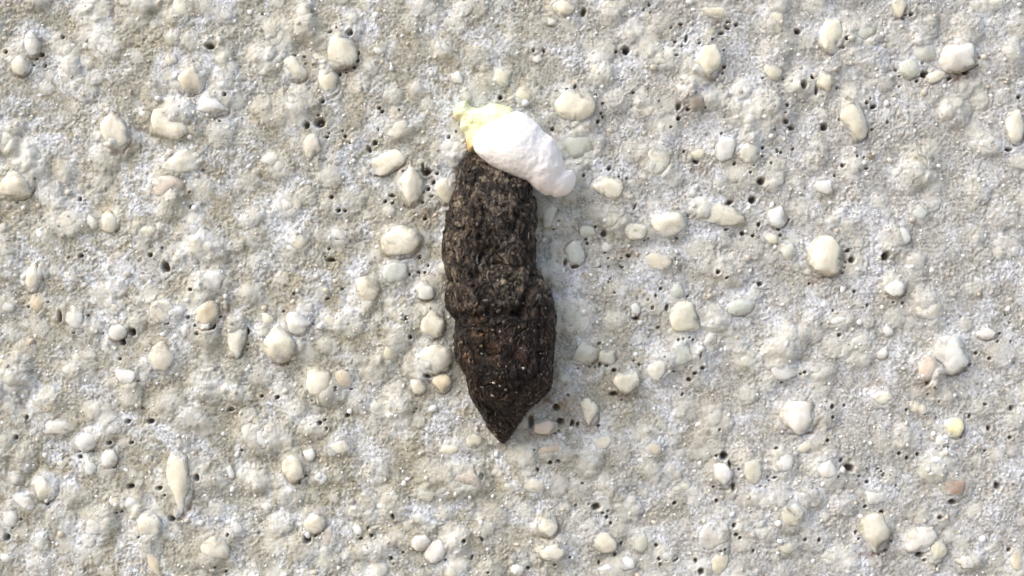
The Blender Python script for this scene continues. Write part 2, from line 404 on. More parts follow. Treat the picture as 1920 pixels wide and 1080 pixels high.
# soft lumps where stones lie wholly under the skin of cement
for k in range(1700):
    x, y = rng.uniform(-60, 1980), rng.uniform(-60, 1140); a = rng.choice([7, 8, 9, 10, 12, 14, 17, 20, 24, 28]); b = a * rng.uniform(.65, 1.2); t = rng.uniform(0, 3.14)
    if rng.random() > .75 + .5 * float(pn2(np.array([x]), np.array([y]), 260, 14)[0]) + (.12 if x < 800 else 0): continue
    si, sj = window(x, y, 1.8 * max(a, b)); dx, dy = X[si, sj] - x, Y[si, sj] - y
    r = np.sqrt(((dx * math.cos(t) + dy * math.sin(t)) / a) ** 2 + ((dy * math.cos(t) - dx * math.sin(t)) / b) ** 2) + .13 * pn2(X[si, sj], Y[si, sj], 14, 15)
    q = np.clip(1 - (r / 1.15) ** 2, 0, 1) ** .75
    H[si, sj] += rng.uniform(.14, .34) * min(a, b) * q
    LUMP[si, sj] = np.maximum(LUMP[si, sj], rng.uniform(.25, .95) * (1 - sstep(.5, 1.15, r)) * (.9 + .25 * pn2(X[si, sj], Y[si, sj], 13, 17)))

# fine relief of the sandy cement
wx = X + 3.5 * pn2(X, Y, 17, 20); wy = Y + 3.5 * pn2(X, Y, 17, 21)
amp = .60 + .60 * sstep(-.35, .45, pn2(X, Y, 70, 27))
fine = 1.1 * ridge(pn2(wx, wy, 13, 22)) + 1.2 * ridge(pn2(wx, wy, 8, 23)) + 1.0 * pn2(X, Y, 27, 24) + .9 * pn2(X, Y, 5, 25)
fine += .5 * ridge(pn2(wx + 90, wy, 21, 28))
LUMP = np.clip(LUMP, 0, 1)
H += .98 * amp * fine * (1 - .84 * LUMP)

# pores: read off the photograph first, then strewn in clusters
PORES = """312 501 8 13;283 478 6 6;305 465 4 4;360 388 7 6;149 373 5 6;153 480 7 6;78 103 7 6;84 123 5 6;423 178 6 6;12 98 6 6;395 88 10 7;250 622 8 9;232 640 6 9;115 593 5 14;118 70 5 5
493 27 4 4;622 487 11 5;722 378 5 5;735 367 8 4;736 381 4 4;787 482 6 6;803 498 4 5;785 511 4 5;797 511 4 4;768 515 4 5;642 542 5 4;614 560 6 4;552 551 4 5;533 584 4 4;762 597 5 7;770 632 5 7;802 705 8 5
622 370 6 6;635 395 6 6;647 395 5 5;617 467 4 4;610 482 3 3;657 62 7 8;671 100 6 5;668 114 8 4;663 126 6 5;636 140 6 7;605 190 6 6;620 60 6 4;632 53 3 4;552 105 5 4;571 107 5 4;600 230 12 10;575 235 7 8;597 216 4 4
703 268 7 7;692 280 5 8;709 243 3 6;712 203 5 5;717 210 5 5;842 257 5 5;855 247 3 4;800 322 10 9;820 325 5 5;793 315 4 9;813 342 5 7;803 355 6 6;793 380 4 5;797 410 5 5;795 360 3 4;938 182 6 7;749 207 3 4
1094 23 6 10;1000 94 4 6;1020 95 4 7;1173 95 9 9;1155 97 5 5;1258 53 4 4;1275 47 7 4;1265 79 5 4;1286 73 4 9;1310 82 6 4;1335 75 4 4;1268 105 6 3;1278 87 4 4;1365 43 7 5;1363 53 8 4;1352 63 8 4;1380 47 6 5;1357 127 5 5;1354 138 4 5
1078 163 4 6;1063 168 4 4;1130 194 4 4;1130 219 4 4;1187 173 5 4;1272 200 6 8;1290 205 6 7;1272 222 6 6;1236 190 3 4;1258 238 4 4;1036 243 5 5;1121 228 5 6;1142 316 6 7;1160 332 4 4;1083 293 3 3;1175 335 4 4;1094 329 5 6;1353 250 4 4
1283 284 4 4;1305 302 8 6;1427 340 9 8;1430 277 5 5;1407 323 4 4;1377 307 5 6;1573 45 4 5;1587 73 7 6;1580 90 4 5;1524 145 7 7;1530 170 4 12;1506 160 7 9;1475 198 6 5;1472 228 8 6;1482 240 8 6;1573 225 4 4;1545 238 8 8;1625 193 5 5;1632 185 3 4
1638 200 8 5;1664 229 4 5;1635 243 6 4;1680 131 6 4;1687 162 4 3;1733 140 9 8;1719 152 6 5;1808 134 9 6;1780 148 7 5;1607 293 4 5;1620 295 3 3;1580 311 6 6;1625 316 6 4;1565 330 4 5;1893 280 9 5;1910 182 6 6;1495 60 8 6;1707 28 7 5;1616 7 4 3
1132 438 7 9;1116 426 4 5;1190 388 3 8;1178 480 7 5;1165 484 4 3;1134 474 4 3;1166 501 4 4;1239 541 5 5;1266 485 3 7;1346 510 6 7;1363 520 5 3;1411 375 9 8;1368 380 9 5;1423 421 5 6;1393 438 7 6;1412 442 5 5;1362 430 7 4;1425 533 7 7
1223 577 5 6;1234 614 5 4;1229 555 3 6;1215 562 3 4;1192 597 8 5;1250 577 4 8;1272 637 4 4;1299 637 4 4;1123 644 6 4;1124 684 5 7;1151 694 7 6;1106 688 4 3;1198 684 3 5;1188 676 3 3;1318 690 7 5;1303 700 6 5;1292 712 7 6;1313 665 3 9;1077 500 9 5;1060 492 5 9
1580 512 4 4;1602 547 5 5;1626 572 4 4;1596 487 8 8;1590 470 8 4;1562 582 4 4;1518 532 4 4;1573 628 6 5;1660 480 9 11;1693 568 4 4;1675 567 4 3;1738 715 5 10;1830 662 5 5;1855 672 5 5;1508 698 5 5;1870 640 4 4;1588 393 5 7
1065 740 5 4;1043 763 8 8;1050 790 9 8;996 790 7 16;1073 793 5 9;1083 795 5 7;1122 798 6 5;1151 738 10 6;1165 750 3 3;1002 843 4 4;1047 864 7 4;1032 867 6 6;1008 880 4 7;1092 906 5 3;1118 950 10 8;1130 962 5 4;1140 958 4 4;1138 970 5 6;1145 981 5 5;1153 1040 5 5;1358 855 9 9;1343 855 4 5
1368 870 4 8;1375 914 5 10;1338 913 4 4;1265 943 6 5;1344 939 5 6;1376 985 5 7;1380 1002 7 5;1387 1008 5 5;1412 1032 4 5;1230 1022 6 5;1236 1047 5 6;1250 1047 4 7;1266 1047 6 8;1304 1050 5 7;1314 1070 7 8;1123 1055 4 7;1238 1058 4 5;1349 806 4 4;1280 740 4 6
1591 877 12 8;1575 862 5 6;1625 903 5 5;1610 892 4 4;1700 858 5 6;1685 850 6 5;1560 762 6 7;1583 760 4 5;1560 782 5 5;1720 852 5 5;1770 835 7 5;1776 838 4 4;1762 970 7 6;1653 960 6 6;1623 950 6 5;1605 998 4 6;1610 1010 4 4;1672 1015 4 5;1536 1012 5 6;1785 940 10 6;1724 1040 9 6;1733 1050 5 5
1510 1012 5 5;1455 840 6 4;1452 895 6 4;1550 825 6 5;1817 780 4 7;1853 803 6 7;1896 765 7 7;1847 758 6 4;1892 820 5 5;1845 845 4 4;1868 910 7 9;1890 1030 6 5;520 745 7 6;491 743 5 5;652 779 6 6;600 793 7 6;610 787 5 4;613 803 4 6;672 1000 5 7;697 1003 5 7;690 990 4 5;677 1010 5 4
737 967 4 8;577 1010 8 9;733 1047 5 6;903 1010 3 8;870 1013 6 6;885 1045 4 7;903 892 5 8;965 1062 6 5;990 1065 6 5;240 790 7 7;283 790 8 6;205 830 6 6;247 830 6 5;370 895 6 8;323 973 8 6;150 857 6 5;88 945 5 5;12 1008 7 8;30 820 6 6;50 783 5 6;433 768 8 5;300 915 8 5;245 912 8 6
195 625 3 3;355 595 5 6;372 625 6 5;402 612 6 8;314 602 7 8;465 620 5 9;425 575 6 5;227 673 5 4;360 543 6 5;427 1003 4 5;130 483 4 4;905 318 4 4;1045 395 4 4"""
pores = [(lambda q: (q[0], q[1], q[2] * (.78 if max(q[2:]) < 7.5 else .95), q[3] * (.78 if max(q[2:]) < 7.5 else .95)))(tuple(map(float, p.split()))) for p in PORES.replace("\n", ";").split(";") if p.strip()]
for k in range(16):
    cx, cy = rng.uniform(-20, 1940), rng.uniform(-20, 1100)
    if rng.random() > .45 + .5 * (cx > 560): continue
    for j in range(rng.randint(2, 8)):
        pores.append((cx + rng.gauss(0, 22), cy + rng.gauss(0, 18), rng.uniform(1.8, 3.6), rng.uniform(1.8, 3.6)))
for s in stones:                                  # along the stones' lower edges
    if s['coat'] < .3 and s['a'] > 14:
        for j in range(rng.randint(0, 2)):
            th = rng.gauss(-55, 45)
            pores.append((s['x'] + 1.12 * s['a'] * math.cos(R(th)), s['y'] - 1.12 * s['b'] * math.sin(R(th)), rng.uniform(2.2, 4.4), rng.uniform(2.0, 3.4)))
HB = H.copy()
for (x, y, rx, ry) in pores:
    si, sj = window(x, y, 3.4 * max(rx, ry))
    if si.start >= si.stop or sj.start >= sj.stop: continue
    t = rng.uniform(-.5, .5) if abs(rx - ry) < 5 else 0
    dx, dy = X[si, sj] - x, Y[si, sj] - y
    rr = np.sqrt(((dx * math.cos(t) + dy * math.sin(t)) / rx) ** 2 + ((-dx * math.sin(t) + dy * math.cos(t)) / ry) ** 2) + .18 * pn2(X[si, sj], Y[si, sj], 6, 31)
    D = 2.6 * min(rx, ry) + 3
    H[si, sj] -= D * (1 - sstep(.35, 1.08, rr))
    H[si, sj] += .9 * np.exp(-((rr - 1.35) / .28) ** 2)
    DIRT_SHADE[si, sj] = np.maximum(DIRT_SHADE[si, sj], (1 - sstep(.2, 1.0, rr)) * (.8 if rx > 7 or min(rx, ry) < 5.2 and min(rx, ry) > 3.4 else .55))  # grime, plus the shade of the holes painted into the colour

# ------------------------------------------------------------------ wall object
far = sstep(3000, 9000, np.hypot(X - 960, Y - 540)); H = H * (1 - far)
V = np.stack([(X - 960) * S, -H * S, (540 - Y) * S], -1).reshape(-1, 3)
me = make_mesh("concrete_wall", V, grid_faces(len(GY), len(GX), flip=True), {"lump": LUMP.ravel(), "dirt": DIRT_SHADE.ravel(), "cool": np.clip(.75 * sstep(750, 1500, X + 260 * pn2(X, Y, 300, 80)), 0, 1).ravel()})
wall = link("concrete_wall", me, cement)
wall["kind"] = "structure"
wall["label"] = "rough pale grey sandy concrete wall studded with cream stones and small dark pores"
wall["category"] = "wall"

# unseen pale floor, added well below the picture to bounce light up
g_z = -42800 * S
gx0, gy0 = np.meshgrid(np.linspace(-8, 8, 41), np.linspace(-12, 1.0 * 0 + .002, 31))
gv = np.stack([gx0, gy0, g_z + .004 * pn2(gx0, gy0, .9, 90)], -1).reshape(-1, 3)
M = NT("paving")
M.col(M.ramp(M.noise(3.0, 6, .6), [(.35, (.32, .28, .225)), (.65, (.40, .355, .295))])); M.set(Roughness=.85)
bounce_ground = link("ground", make_mesh("ground", gv, grid_faces(31, 41)), M.m); bounce_ground["kind"] = "structure"
bounce_ground["label"] = "pale sandy ground at the foot of the rough wall"; bounce_ground["category"] = "ground"

def surf(x, y):
    i = min(max(int(np.searchsorted(GY, y)), 0), len(GY) - 1); j = min(max(int(np.searchsorted(GX, x)), 0), len(GX) - 1)
    return float(H[i, j])

# ------------------------------------------------------------------ stones
def ico(sub):
    import bmesh
    bm = bmesh.new(); bmesh.ops.create_icosphere(bm, subdivisions=sub, radius=1)
    v = np.array([q.co[:] for q in bm.verts]); f = np.array([[q.index for q in p.verts] for p in bm.faces]); bm.free()
    return v, f
ICO = {k: ico(k) for k in (1, 2, 3, 4)}

def stone_verts(shp, seed, sub, ncut=9):
    """unit stone: x right, y up, z out of the wall"""
    r = np.random.RandomState(seed)
    v, f = ICO[sub]; v = v.copy()
    if shp == 'q':
        v = np.sign(v) * np.abs(v) ** .80; v /= np.maximum(1e-6, np.abs(v[:, :2]).max()) * 1.0
    for k in range(ncut):
        n = r.normal(size=3); n[2] = abs(n[2]) * (.8 if k % 2 else .25); n /= np.linalg.norm(n)
        d = r.uniform(.70, .92)
        t = v @ n - d
        v -= np.outer(np.where(t > 0, t * t / (t + .06) * .85, 0), n)
    if shp in 'tv':
        y = v[:, 1] if shp == 't' else -v[:, 1]
        v[:, 0] *= 1.12 - .78 * sstep(-.15, 1.05, y)
        v[:, 2] *= 1.05 - .40 * sstep(0, 1.0, y)
    if shp == 'o':
        v[:, 0] += .10 * v[:, 1] ** 2 * r.choice([-1, 1])
    nrm = v / np.linalg.norm(v, axis=1)[:, None]
    v = v + nrm * (.10 * pn3(v, .8, seed % 50)[:, None] + .055 * pn3(v, .36, seed % 50 + 3)[:, None] + .02 * pn3(v, .16, seed % 50 + 6)[:, None])
    v[:, 0] /= np.abs(v[:, 0]).max(); v[:, 1] /= np.abs(v[:, 1]).max()
    return v, f

def rim_of(v):
    return 1 - np.clip(v[:, 2], 0, 1)

shared = {}
LAB = {(1787, 801): "small bright yellow stone", (1787, 912): "reddish brown stone nearly level with the cement",
       (312, 312): "", (1303, 188): "brown grey stone half sunk in the cement"}
for k, s in enumerate(stones):
    big_one = max(s['a'], s['b']) >= 22 and k < n_hand
    if big_one:
        v, f = stone_verts(s['shp'], 100 + k, 4)
        me = make_mesh("stone", np.stack([v[:, 0] * s['a'], -v[:, 2] * s['hz'], v[:, 1] * s['b']], 1) * S, f, {"rim": rim_of(v)})
        sc = (1, 1, 1)
    else:
        key = (s['shp'], k % 4)
        if key not in shared:
            v, f = stone_verts(s['shp'], 7 + 13 * (k % 4) + ord(s['shp']), 3)
            shared[key] = make_mesh("stone", np.stack([v[:, 0], -v[:, 2], v[:, 1]], 1) * S, f, {"rim": rim_of(v)})
        me = shared[key]; sc = (s['a'], s['hz'], s['b'])
    o = link("stone", me, stone_mat, wall, W(s['x'], s['y'], s['zc']))
    o.rotation_euler = (0, -R(s['rot']), 0); o.scale = sc
    c = COL[s['col']]; j = rng.uniform(.92, 1.06); w = rng.uniform(-.015, .015)
    o.color = (c[0] * j + w, c[1] * j, c[2] * j - w, s['coat'])
    lab = LAB.get((int(s['x']), int(s['y'])))
    if lab: o["label"] = lab

# sand and outlying stones: many small bodies in one mesh
def mass(items, sub, ncut=5):
    vs, fs, cs, off = [], [], [], 0
    base = [stone_verts("roq"[q % 3], 900 + q, sub, ncut) for q in range(9)]
    for (x, y, z, a, b, h, rot, col, q) in items:
        v, f = base[q % 9]
        ca, sa = math.cos(R(rot)), math.sin(R(rot))
        lx, ly = v[:, 0] * a, v[:, 1] * b
        vs.append(np.stack([(x - 960 + lx * ca - ly * sa) * S, -(z + v[:, 2] * h) * S, (540 - y + lx * sa + ly * ca) * S], 1))
        fs.append(f + off); off += len(v); cs.append(np.tile(col, (len(v), 1)))
    return np.concatenate(vs), np.concatenate(fs), np.concatenate(cs)

items = []
for s in beyond:
    items.append((s['x'], s['y'], s['zc'], s['a'], s['b'], s['hz'], s['rot'], COL[s['col']], rng.randrange(9)))
v, f, c = mass(items, 3)
o = link("outlying_stones", make_mesh("outlying_stones", v, f, {"tint": c}), sand_mat, wall); o["kind"] = "stuff"

items = []
GC = [(.74, .74, .71), (.66, .64, .55), (.66, .67, .66), (.50, .47, .40), (.40, .38, .34), (.82, .82, .79), (.58, .52, .42)]
for k in range(3400):
    x, y = rng.uniform(-60, 1980), rng.uniform(-60, 1140)
    r = min(6.5, max(1.6, rng.lognormvariate(.85, .42)))
    items.append((x, y, surf(x, y) + r * rng.uniform(-.45, .25), r, r * rng.uniform(.6, 1.4), r * .9, rng.uniform(0, 180), rng.choice(GC), rng.randrange(9)))
v, f, c = mass(items, 2, 4)
o = link("sand_grains", make_mesh("sand_grains", v, f, {"tint": c}), sand_mat, wall); o["kind"] = "stuff"

# ------------------------------------------------------------------ the dropping
drop = bpy.data.objects.new("animal_dropping", None)
C.objects.link(drop); drop.location = W(940, 560, 0)
drop.empty_display_size = .002
drop["label"] = "dark brown lizard dropping with a chalk white cap stuck to the pale rough wall"
drop["category"] = "dropping"
DL = Vector(drop.location)
bpy.context.view_layer.update()

def world_to_local(v): return v - np.array(DL[:])

def toward(pts, z):            # where a point seen at (x, y) lies when it stands z proud of the wall
    k = 1 - z / VIEW_D
    return 960 + (pts[..., 0] - 960) * k, 540 + (pts[..., 1] - 540) * k

LEFT = [(287, 880), (295, 868), (313, 853), (330, 851), (347, 852), (369, 844), (395, 837), (422, 833), (449, 832), (480, 832), (507, 836), (527, 842), (545, 837), (558, 835), (574, 838), (588, 844), (604, 850), (636, 851),
        (676, 857), (696, 868), (709, 873), (744, 882), (764, 895), (784, 912), (811, 922), (824, 933), (832, 942)]
RIGHT = [(287, 884), (295, 905), (305, 930), (318, 960), (335, 982), (350, 993), (370, 1000), (387, 1004), (413, 1007), (444, 1004), (471, 1002), (491, 1003), (513, 1013), (540, 1031), (569, 1039), (604, 1041), (636, 1041), (658, 1040),
         (690, 1037), (717, 1035), (730, 1030), (742, 1022), (760, 1004), (770, 993), (780, 984), (796, 973), (811, 963), (824, 952), (832, 944)]
NS, NT_ = 470, 300
tt = np.linspace(0, 1, NS); t2 = .5 - .5 * np.cos(np.pi * tt); ys = 287 + 545 * (.6 * tt + .4 * t2)
xl = np.interp(ys, *zip(*LEFT)); xr = np.interp(ys, *zip(*RIGHT))
hw = (xr - xl) / 2; xc = (xr + xl) / 2
hsm = np.convolve(np.pad(hw, 20, 'edge'), np.ones(41) / 41, 'valid')
hh = .80 * np.minimum(hsm, 84) * np.sqrt(np.clip(hw / (hsm + 1e-6), 0, 1.0))
hh = np.minimum(hh, .8 * np.sqrt(np.clip((ys - 284) * 110, 1, None)))
hh = np.minimum(hh, 10 + .55 * np.clip(834 - ys, 0, None))
zc = .80 * hh + 2
th = np.linspace(0, 2 * np.pi, NT_, endpoint=False)
TH, YS = np.meshgrid(th, ys)
HW, HH, XC, ZC = (a[:, None] * np.ones_like(TH) for a in (hw, hh, xc, zc))
ce = np.sign(np.cos(TH)) * np.abs(np.cos(TH)) ** .92
PX_ = XC + HW * ce; PZ = ZC + HH * np.sin(TH); PY = YS.copy()
kk = 1 - ZC / VIEW_D
PX_ = 960 + (PX_ - 960) * kk; PY = 540 + (PY - 540) * kk
P = np.stack([PX_, PY, PZ], -1)
def grid_normals(P):
    du = np.roll(P, -1, 1) - np.roll(P, 1, 1); dv = np.gradient(P, axis=0)
    n = np.cross(du, dv); n /= np.linalg.norm(n, axis=-1, keepdims=True) + 1e-9
    c_ = P.mean(axis=1, keepdims=True)
    sgn = np.sign(((P - c_) * n).sum(-1).mean())
    return n * sgn
N = grid_normals(P)
Px, Py = P[..., 0], P[..., 1]
Q = P.copy()
warp = np.stack([pn3(P, 26, 40), pn3(P, 26, 41), pn3(P, 26, 42)], -1) * 6
fib = (P + 1.6 * warp) * np.array([1.0, .48, 1.0])
lowpart = sstep(575, 610, Py)
smooth_r = np.exp(-(((Px - 958) / 26) ** 2 + ((Py - 672) / 55) ** 2)) * .85
calm = 1 - .65 * smooth_r
d = 6.0 * pn3(P, 85, 43) + 4.6 * pn3(P + warp, 34, 44) * calm + 2.4 * pn3(P + warp, 20, 54) * calm
d += (2.4 * ridge(pn3(fib, 17, 45)) * (1 - .45 * lowpart) + .5 * ridge(pn3(P + warp, 13, 46)) * lowpart) * calm
d -= 5.0 * np.exp(-(pn3((P + 1.8 * warp) * np.array([1, .55, 1]), 32, 81) / .085) ** 2) * calm
d -= 1.9 * np.exp(-(pn3(fib + 1.5 * warp, 19, 82) / .12) ** 2) * calm
d += 1.3 * ridge(pn3(fib + 50, 8, 47)) * calm + .8 * pn3(P, 4.6, 48)
cy = 589 + 14 * np.exp(-((Px - 845) / 14) ** 2) + 3 * np.sin((Px - 860) / 19) + 9 * pn3(P, 34, 49)
cre = np.exp(-((Py - cy) / np.where(Py < cy, 9, 5.5)) ** 2) * (1 - sstep(955, 1000, Px)) 
cre *= 1 - .75 * np.abs(np.cos(TH)) ** 5
d -= 11 * cre * (.55 + .9 * np.clip(.4 + pn3(P, 30, 55), 0, 1))
d += 2.0 * np.exp(-((Py - cy - 14) / 8) ** 2) * (1 - sstep(960, 1010, Px))
gx = 1003 - (Py - 470) * .19 + 5 * np.sin((Py - 470) / 22)
gro = np.exp(-((Px - gx) / 6.0) ** 2) * sstep(482, 512, Py) * (1 - sstep(572, 610, Py))
d += 2 * np.exp(-((Py - cy + 16) / 9) ** 2) * (1 - sstep(960, 1000, Px))
d -= 10 * gro
gx2 = 897 + 3 * np.sin(Py / 17) + (Py - 400) * .04
d -= 4.5 * np.exp(-((Px - gx2) / 4) ** 2) * sstep(370, 400, Py) * (1 - sstep(500, 540, Py))
for (x, y, r_, dep) in [(908, 474, 9, 15), (900, 490, 7, 9), (962, 668, 14, 6), (1000, 330, 14, 5), (870, 437, 9, 6), (930, 548, 16, 5), (966, 545, 12, 4), (944, 725, 10, 4), (893, 520, 8, 5), (976, 640, 8, 5), (925, 770, 8, 4)]:
    d -= dep * np.exp(-(((Px - x) / r_) ** 2 + ((Py - y) / r_) ** 2))
d += 5 * np.exp(-((np.hypot(Px - 905, (Py - 622) * 1.1) - 22) / 4) ** 2) * (Py < 616)
gl = np.abs(Px - (1012 - (Py - 540) * .02) - 4 * pn3(P, 30, 51)); d -= 4 * np.exp(-(gl / 3.5) ** 2) * sstep(530, 560, Py) * (1 - sstep(680, 740, Py))
endf = np.minimum(1, np.minimum((YS - 285) / 25, (834 - YS) / 45)); d *= np.clip(endf, .15, 1)
side = np.abs(np.cos(TH)); d *= 1 - .12 * side
P = P + N * d[..., None]
pale = np.exp(-(((Px - 925) / 52) ** 2 + ((Py - 350) / 80) ** 2)) * 1.0 + .45 * (1 - sstep(540, 600, Py)) + .45 * np.exp(-(((Px - 1020) / 14) ** 2 + ((Py - 550) / 35) ** 2)) + .5 * np.exp(-(((Px - 945) / 40) ** 2 + ((Py - 527) / 20) ** 2)) + .4 * np.exp(-(((Px - 945) / 22) ** 2 + ((Py - 602) / 10) ** 2))
pale = np.clip(pale * (1 + .8 * pn3(P, 22, 52)), 0, 1)
rust = np.exp(-(((Px - 895) / 40) ** 2 + ((Py - 640) / 42) ** 2)) * 1.0 + .7 * np.exp(-(((Px - 882) / 14) ** 2 + ((Py - 410) / 40) ** 2)) + .5 * np.exp(-(((Px - 1036) / 7) ** 2 + ((Py - 640) / 60) ** 2)) + .5 * np.exp(-(((Px - 945) / 20) ** 2 + ((Py - 812) / 20) ** 2)) + .5 * np.exp(-(((Px - 955) / 14) ** 2 + ((Py - 395) / 30) ** 2))
rust = np.clip(rust * (.9 + 1.2 * pn3(P, 18, 53)), 0, 1)
VB = np.stack([(P[..., 0] - 960) * S, -P[..., 2] * S, (540 - P[..., 1]) * S], -1).reshape(-1, 3)
i = np.arange(NS - 1)[:, None]; j = np.arange(NT_)[None, :]
FB = np.stack([i * NT_ + j, i * NT_ + (j + 1) % NT_, (i + 1) * NT_ + (j + 1) % NT_, (i + 1) * NT_ + j], -1)
split = (YS > cy)[:-1, :]      # the crease parts the two segments
BODYP = P
def submesh(name, mask):
    f = FB[mask]; used, inv = np.unique(f, return_inverse=True)
    f = inv.reshape(f.shape)[:, ::FLIP]
    at = {"pale": pale.ravel()[used], "rust": rust.ravel()[used], "smooth": smooth_r.ravel()[used]}
    o = link(name, make_mesh(name, world_to_local(VB[used]), f, at), dark_mat, drop); return o
# orientation: normals away from the axis
a_, b_, c__ = VB[FB[200, 75, 0]], VB[FB[200, 75, 1]], VB[FB[200, 75, 2]]
FLIP = 1 if np.cross(b_ - a_, c__ - a_)[1] < 0 else -1
upper = submesh("upper_segment", ~split)
lower = submesh("lower_segment", split)
upper["label"] = "grey brown fibrous upper roll of the dropping"
lower["label"] = "dark brown pointed lower part of the dropping"

# chips of insect shell, grit and painted glints pressed into the surface
def body_at(x, y):
    b = np.argmin((BODYP[:, 60:90, 0] - x) ** 2 * 0 + (BODYP[:, 60:90, 1] - y) ** 2, axis=0)[15]
    row = BODYP[b]; front = np.where(np.sin(th) > .05)[0]
    q = front[np.argmin((row[front, 0] - x) ** 2)]
    return row[q], N[b, q]
def chips(n, ylo, yhi, pal, rmin, rmax, seed, pts=None):
    r = random.Random(seed); vs, fs, cs, off = [], [], [], 0
    base = [stone_verts("roq"[q % 3], 700 + q, 2, 5) for q in range(6)]
    for k in range(n):
        if pts: x, y, sz, col = pts[k]; flat = .7; asp = r.uniform(.7, 1.2)
        else:
            y = r.uniform(ylo, yhi); x = r.uniform(np.interp(y, *zip(*LEFT)) + 5, np.interp(y, *zip(*RIGHT)) - 5)
            sz = r.uniform(rmin, rmax); col = r.choice(pal); flat = r.uniform(.25, .5); asp = r.uniform(.35, .9)
        p, n_ = body_at(x, y)
        n_ = n_ + np.array([r.gauss(0, .35), r.gauss(0, .35), 0]); n_ /= np.linalg.norm(n_)
        t = np.cross(n_, [math.cos(r.uniform(0, 6.3)), math.sin(r.uniform(0, 6.3)), .1]); t /= np.linalg.norm(t)
        b = np.cross(n_, t)
        v, f = r.choice(base)
        q = p + np.outer(v[:, 0] * sz, t) + np.outer(v[:, 1] * sz * asp, b) + np.outer(v[:, 2] * sz * flat + .25 * v[:, 0] ** 2 * sz, n_)
        vs.append(np.stack([(q[:, 0] - 960) * S, -q[:, 2] * S, (540 - q[:, 1]) * S], 1)); fs.append(f + off); off += len(v)
        cs.append(np.tile(col, (len(v), 1)))
    v = world_to_local(np.concatenate(vs)); return make_mesh("chips", v, np.concatenate(fs), {"tint": np.concatenate(cs)})
M = NT("shell_chip")
c = M.mix(1.0, M.attr("tint", "Color"), M.ramp(M.noise(px(6), 3, .6), [(.3, (.5, .5, .5)), (.65, (1.25, 1.25, 1.25))]), 'MULTIPLY')
M.col(c); M.set(Roughness=.4, Specular_IOR_Level=.25); M.bump(M.noise(px(4), 3), .5, 1.5 * S)
chip_mat = M.m
_f = .7
PU = [(.06, .045, .035), (.12, .095, .075), (.03, .02, .016), (.20, .17, .13), (.09, .055, .03), (.016, .01, .009), (.15, .14, .13)]
PU = [tuple(q * _f for q in c_) for c_ in PU]
PL = [(.035, .022, .015), (.07, .04, .022), (.014, .009, .007), (.11, .07, .04), (.02, .012, .01), (.16, .12, .08)]
PL = [tuple(q * _f for q in c_) for c_ in PL]
o = link("shell_fragments", chips(45, 305, 580, PU, 2.5, 7, 3), chip_mat, upper); o["kind"] = "stuff"
o = link("shell_fragments", chips(45, 605, 822, PL, 2, 5.5, 4), chip_mat, lower); o["kind"] = "stuff"
def strands(n, ylo, yhi, pal, seed):
    r = random.Random(seed); vs, fs, cs, off = [], [], [], 0
    K = 5
    for k in range(n):
        y = r.uniform(ylo, yhi); x = r.uniform(np.interp(y, *zip(*LEFT)) + 8, np.interp(y, *zip(*RIGHT)) - 8)
        p, n_ = body_at(x, y)
        t = np.cross(n_, [1, r.gauss(0, .45), .1]); t /= np.linalg.norm(t); b = np.cross(n_, t)
        rad = r.uniform(8, 24); arc = r.uniform(.5, 1.6); w = r.uniform(.9, 3.2); m = r.randint(7, 11); col = np.array(r.choice(pal)) * r.uniform(.6, 1.5)
        a0 = -arc / 2
        for q in range(m):
            a = a0 + arc * q / (m - 1); c0 = p + t * rad * math.sin(a) + b * rad * (math.cos(a) - 1) + n_ * (w * .3 - 1.2 * (2 * q / (m - 1) - 1) ** 2)
            dr = t * math.sin(a) + b * math.cos(a); ww = w * (.35 + .65 * math.sin(math.pi * (q + .5) / m))
            for z in range(K):
                f = 2 * math.pi * z / K; vs.append(c0 + dr * ww * math.cos(f) + n_ * ww * .7 * math.sin(f)); cs.append(col)
            if q:
                for z in range(K):
                    fs.append([off + (q - 1) * K + z, off + (q - 1) * K + (z + 1) % K, off + q * K + (z + 1) % K, off + q * K + z])
        off += m * K
    v = np.array(vs); v = world_to_local(np.stack([(v[:, 0] - 960) * S, -v[:, 2] * S, (540 - v[:, 1]) * S], 1))
    return make_mesh("curled_fibres", v, np.array(fs), {"tint": np.array(cs)})
o = link("curled_fibres", strands(55, 300, 582, PU, 5), chip_mat, upper); o["kind"] = "stuff"
o = link("curled_fibres", strands(50, 600, 815, PL, 6), chip_mat, lower); o["kind"] = "stuff"
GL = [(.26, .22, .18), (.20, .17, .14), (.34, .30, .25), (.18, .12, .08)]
o = link("pale_grit", chips(40, 305, 580, GL, 1.1, 2.4, 13), chip_mat, upper); o["kind"] = "stuff"  # pale chips stand in for glints on the skin
o = link("pale_grit", chips(60, 605, 822, GL, 1.1, 2.4, 14), chip_mat, lower); o["kind"] = "stuff"
